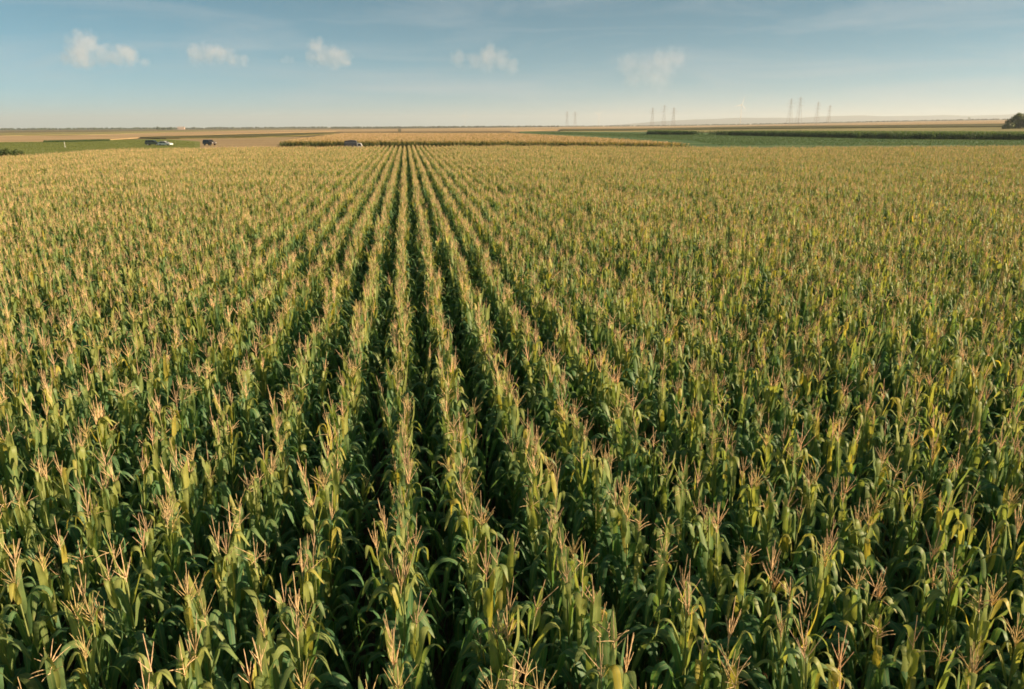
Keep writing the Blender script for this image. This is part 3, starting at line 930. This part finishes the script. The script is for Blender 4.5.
PROF = {   # side outlines (x forward, z), cabin windows as outlines
    'van': dict(w=1.95, body=[(-2.45, .40), (2.40, .40), (2.48, .75), (2.42, 1.05), (1.75, 1.22), (1.05, 2.05), (.75, 2.16), (-2.25, 2.20), (-2.45, 1.95)],
                win=[[(1.55, 1.28), (1.02, 1.95), (.45, 1.95), (.45, 1.28)], [(.30, 1.30), (.30, 1.95), (-.85, 1.95), (-.85, 1.30)], [(-1.0, 1.30), (-1.0, 1.95), (-2.1, 1.92), (-2.2, 1.30)]], wheels=(1.55, -1.5), r=.34),
    'car': dict(w=1.78, body=[(-2.10, .35), (2.08, .35), (2.15, .62), (2.05, .84), (1.05, .97), (.35, 1.44), (-.15, 1.52), (-1.35, 1.48), (-2.05, 1.02), (-2.16, .70)],
                win=[[(.88, .98), (.33, 1.38), (-.25, 1.42), (-.25, .98)], [(-.37, .98), (-.37, 1.42), (-1.28, 1.38), (-1.72, 1.02)]], wheels=(1.32, -1.28), r=.31),
    'suv': dict(w=1.9, body=[(-2.2, .45), (2.18, .45), (2.25, .80), (2.15, 1.05), (1.15, 1.16), (.55, 1.74), (.1, 1.82), (-1.9, 1.80), (-2.2, 1.15)],
                win=[[(1.0, 1.19), (.52, 1.66), (-.15, 1.70), (-.15, 1.19)], [(-.27, 1.19), (-.27, 1.70), (-1.2, 1.70), (-1.2, 1.19)], [(-1.32, 1.2), (-1.32, 1.68), (-1.85, 1.66), (-2.0, 1.2)]], wheels=(1.38, -1.35), r=.37),
    'pickup': dict(w=1.85, body=[(-2.5, .50), (2.45, .50), (2.5, .85), (2.42, 1.05), (1.25, 1.14), (.70, 1.68), (.2, 1.75), (-.55, 1.73), (-.75, 1.15), (-2.5, 1.12)],
                   win=[[(1.1, 1.17), (.66, 1.60), (.15, 1.63), (.15, 1.17)], [(.03, 1.17), (.03, 1.63), (-.48, 1.62), (-.62, 1.17)]], wheels=(1.5, -1.55), r=.38),
}
def vehicle(kind, name, loc, rz, paint, label, cat, group):
    p = PROF[kind]; w = p['w'] / 2
    e = empty(name, loc, rz)
    tag(e, label, cat, group)
    # body narrows towards the roof
    outl = p['body']; n = len(outl); zmax = max(z for _, z in outl); zs = 1.05 if kind in ('van', 'suv') else .9
    inn = lambda z: w - 0.16 * max(0, (z - zs) / (zmax - zs))
    vv = [(x_, -inn(z), z) for x_, z in outl] + [(x_, inn(z), z) for x_, z in outl]
    ff = [tuple(range(n)), tuple(reversed(range(n, 2 * n)))] + [(i, i + n, (i + 1) % n + n, (i + 1) % n) for i in range(n)]
    b = mesh_obj('body', vv, ff, paint, e)
    bv = b.modifiers.new('soft_edges', 'BEVEL'); bv.width = .05; bv.segments = 2; bv.limit_method = 'ANGLE'
    for sgn in (-1, 1):
        for o_ in p['win']:
            k = len(o_)
            a = [(x_, sgn * (inn(z) + .012), z) for x_, z in o_] + [(x_, sgn * (inn(z) - .03), z) for x_, z in o_]
            mesh_obj('window', a, [tuple(range(k)), tuple(reversed(range(k, 2 * k)))] + [(i, i + k, (i + 1) % k + k, (i + 1) % k) for i in range(k)], M['window'], e)
    # windscreen on the sloping front
    sl = [(outl[i], outl[(i + 1) % n]) for i in range(n) if outl[i][0] > outl[(i + 1) % n][0] > 0 and outl[(i + 1) % n][1] - outl[i][1] > .35]
    if sl:
        (xa, za), (xb, zb) = sl[0]
        nrm = Vector((zb - za, 0, xa - xb)).normalized() * .015
        q = [Vector((xa + (xb - xa) * t, s_ * (inn(za + (zb - za) * t) - .1), za + (zb - za) * t)) for t, s_ in ((.1, -1), (.1, 1), (.9, 1), (.9, -1))]
        mesh_obj('windscreen', [v + nrm for v in q] + [v - nrm for v in q], [(0, 1, 2, 3), (7, 6, 5, 4), (0, 4, 5, 1), (1, 5, 6, 2), (2, 6, 7, 3), (3, 7, 4, 0)], M['window'], e)
    for wx in p['wheels']:
        for sgn in (-1, 1):
            mb = MB(); mb.tube([(wx, sgn * (w - .20), p['r']), (wx, sgn * (w + .03), p['r'])], p['r'], 18)
            tyre = mb.build('wheel', M['tyre'], e)
            mb = MB(); mb.tube([(wx, sgn * (w + .02), p['r']), (wx, sgn * (w + .045), p['r'])], p['r'] * .6, 12)
            mb.build('rim', M['rim'], tyre)
    fx = max(x_ for x_, _ in outl); bx_ = min(x_ for x_, _ in outl)
    for sgn in (-1, 1):
        mb = MB(); mb.box((fx - .03, sgn * (w - .28), .82 if kind != 'car' else .70), (.12, .36, .16)); mb.build('headlight', M['lamp'], e)
        mb = MB(); mb.box((bx_ + .02, sgn * (w - .20), .95 if kind != 'car' else .82), (.10, .22, .22)); mb.build('tail_light', M['redlamp'], e)
    return e

def park(kind, name, px, dist, rz, paint, label, cat):
    x, y = at_depth(px, dist)
    vehicle(kind, name, (x, y, gz(x, y) + .10), -YAW + rz, paint, label, cat, 'vehicles parked beyond the ripe corn')
park('suv', 'parked_car', 150.5, 274, .15, M['paint_green'], 'dark green car parked just left of the white car by the meadow', 'car')
park('car', 'parked_car', 163, 268, -.15, M['paint_white'], 'white car parked just right of the dark green car', 'car')
park('suv', 'parked_car', 207.5, 268, -.5, M['paint_brown'], 'dark brown car parked alone right of the white car', 'car')
M['paint_pale'] = plain('pale_cab_paint', (0.45, 0.44, 0.43), 0.4, spec=.5, vary=.05)
PROF['truck'] = dict(w=1.95, body=[(.95, .55), (2.30, .55), (2.38, .95), (2.30, 1.35), (2.0, 2.02), (1.75, 2.12), (.95, 2.12)],
                     win=[[(2.12, 1.38), (1.90, 1.92), (1.25, 1.92), (1.25, 1.38)]], wheels=(1.55, -1.45), r=.40)
x, y = at_depth(352.5, 186)
tr = vehicle('truck', 'box_truck', (x, y, .1), -YAW + .08, M['paint_pale'], 'small truck with dark grey box and pale cab at the edge of the dry corn', 'truck', 'vehicles parked beyond the ripe corn')
tr.scale = (.88, .88, .88)
mb = MB(); mb.box((-.75, 0, .62), (3.3, .9, .2)); mb.build('chassis', M['tyre'], tr)
mb = MB(); mb.prism([(-2.35, .78), (.85, .78), (.85, 2.55), (.65, 2.80), (-.7, 2.92), (-2.1, 2.78), (-2.35, 2.5)], -1.02, 1.02)
cb = mb.build('cargo_box', M['paint_grey'], tr)
for z_ in (1.2, 2.2):
    mb = MB(); mb.box((-.75, -1.035, z_), (3.1, .03, .06)); mb.build('side_rail', M['rim'], cb)

x, y = at_depth(61.5, 268)
mb = MB()
mb.tube([(0, 0, 0), (0, 0, 1.55), (0, 0, 1.62)], [.055, .055, .03], 8)
mb.box((0, 0, .06), (.3, .3, .12))
o = mb.build('marker_post', M['paint_white']); o.location = (x, y, gz(x, y) + .2)
tag(o, 'white marker post standing in the green meadow on the left', 'post')

# ------------------------------------------------------------------ power pylons, turbines, far buildings
M['steel'] = plain('weathered_steel', (0.34, 0.31, 0.30), 0.7, vary=.1)
M['turbine'] = plain('turbine_white', (0.80, 0.76, 0.72), 0.5, vary=.03)
M['pinkwall'] = plain('pale_pink_wall', (0.62, 0.46, 0.38), 0.85, vary=.1)
M['greyroof'] = plain('pale_grey_roof', (0.45, 0.38, 0.34), 0.8, vary=.1)

def pylon(px, dist, H, label, rz=0.3, fat=.12):
    x, y = at_depth(px, dist)
    e = empty('power_pylon', (x, y, gz(x, y)), -YAW + rz)
    tag(e, label, 'power pylon', 'steel power pylons on the right horizon')
    bw = H * .085
    wid = lambda z: bw * (1 - z / H) ** 1.0 * .9 + H * .012
    mb = MB()
    for sx in (-1, 1):
        for sy in (-1, 1):
            mb.tube([(sx * wid(z), sy * wid(z), z) for z in (0, H * .3, H * .6, H)], [fat, fat * .9, fat * .7, fat * .5], 4)
    zl = [H * q for q in (0, .14, .27, .39, .5, .6, .69, .77, .84, .90, .95, 1.0)]
    for a, b in zip(zl[:-1], zl[1:]):
        for s_ in (-1, 1):
            mb.tube([(-wid(a), s_ * wid(a), a), (wid(b), s_ * wid(b), b)], fat * .42, 3)
            mb.tube([(wid(a), s_ * wid(a), a), (-wid(b), s_ * wid(b), b)], fat * .42, 3)
            mb.tube([(s_ * wid(a), -wid(a), a), (s_ * wid(b), wid(b), b)], fat * .42, 3)
            mb.tube([(s_ * wid(a), wid(a), a), (s_ * wid(b), -wid(b), b)], fat * .42, 3)
    mb.build('tower_body', M['steel'], e)
    for z, L in ((.70, .15), (.81, .19), (.92, .13)):
        mb = MB()
        for s_ in (-1, 1):
            for k in (-1, 1):
                mb.tube([(0, k * wid(z * H), z * H), (s_ * L * H, 0, z * H + .3)], fat * .6, 4)
                mb.tube([(0, k * wid(z * H), (z + .035) * H), (s_ * L * H, 0, z * H + .4)], fat * .5, 4)
        arm = mb.build('crossarm', M['steel'], e)
        for s_ in (-1, 1):
            mb = MB(); mb.tube([(s_ * L * H, 0, z * H + .3), (s_ * L * H, 0, z * H - H * .04)], fat * .5, 5)
            mb.build('insulator', M['steel'], arm)
pylon(789, 1500, 48, 'left one of the two tallest dark power pylons standing close together', .35)
pylon(798, 1420, 48, 'right one of the two tallest dark power pylons standing close together', .35)
pylon(816, 1620, 44, 'dark power pylon just right of the two tallest ones', .35)
pylon(828, 2300, 50, 'faint power pylon furthest right of all the pylons', .35, .19)
pylon(652, 2100, 50, 'faint power pylon left of the middle three', .2, .18)
pylon(663.5, 1850, 50, 'clearest power pylon in the middle group above the tan field', .2)
pylon(673, 2000, 48, 'power pylon on the right of the middle group', .2, .18)
pylon(567, 2900, 56, 'very faint power pylon above the dry corn, left of its neighbour', .2, .21)
pylon(575, 2900, 56, 'very faint power pylon above the dry corn, right of its neighbour', .2, .21)

def turbine(px, dist, H, phase, label):
    x, y = at_depth(px, dist)
    e = empty('wind_turbine', (x, y, gz(x, y)), -YAW + .35)
    tag(e, label, 'wind turbine', 'pale wind turbines on the horizon')
    mb = MB(); mb.tube([(0, 0, -2), (0, 0, H * .5), (0, 0, H)], [H * .018, H * .014, H * .010], 12); mb.build('tower', M['turbine'], e, True)
    mb = MB(); mb.box((0, 1.5, H + 1.5), (3.6, 10, 3.8)); mb.build('nacelle', M['turbine'], e)
    mb = MB(); mb.tube([(0, -3.5, H + 1.5), (0, -5.2, H + 1.5), (0, -6.4, H + 1.5)], [1.9, 1.7, .3], 10); hub = mb.build('hub', M['turbine'], e, True)
    for k in range(3):
        a = phase + k * 2 * PI / 3
        dv = Vector((math.sin(a), 0, math.cos(a))); sd = Vector((math.cos(a), 0, -math.sin(a)))
        c0 = Vector((0, -4.9, H + 1.5)); L = H * .48
        vv, ff = [], []
        for t, wd, th in ((0.02, 1.1, .55), (.2, 2.0, .45), (.5, 1.4, .3), (.85, .8, .15), (1.0, .25, .06)):
            q = c0 + dv * L * t
            vv += [tuple(q - sd * wd), tuple(q + Vector((0, -th, 0))), tuple(q + sd * wd * .6), tuple(q + Vector((0, th, 0)))]
        for i in range(4):
            for j in range(4):
                ff.append((i * 4 + j, i * 4 + (j + 1) % 4, (i + 1) * 4 + (j + 1) % 4, (i + 1) * 4 + j))
        ff += [(3, 2, 1, 0), (16, 17, 18, 19)]
        mesh_obj('blade', vv, ff, M['turbine'], hub)
turbine(740, 5000, 118, .3, 'pale wind turbine standing alone between the two groups of pylons')
turbine(598.5, 7500, 110, .9, 'small pale wind turbine left of the middle pylons')
turbine(465, 8500, 120, .1, 'very faint wind turbine on the horizon above the straight rows')

x, y = at_depth(181, 2900)
e = empty('farm_building', (x, y, gz(x, y)), -YAW + .2)
tag(e, 'pale pinkish farm building tiny on the left horizon beside a tree clump', 'building')
mb = MB(); mb.box((0, 0, 3.0), (22, 12, 6)); mb.build('wall', M['pinkwall'], e)
mb = MB(); mb.prism([(-6.6, 6.0), (6.6, 6.0), (0, 9.5)], -11.6, 11.6); rf = mb.build('roof', M['greyroof'], e); rf.rotation_euler = (0, 0, PI / 2)
for k in range(4):
    mb = MB(); mb.box((-8 + k * 5.2, -6.02, 3.4), (1.8, .16, 2.0)); mb.build('window', M['window'], e)
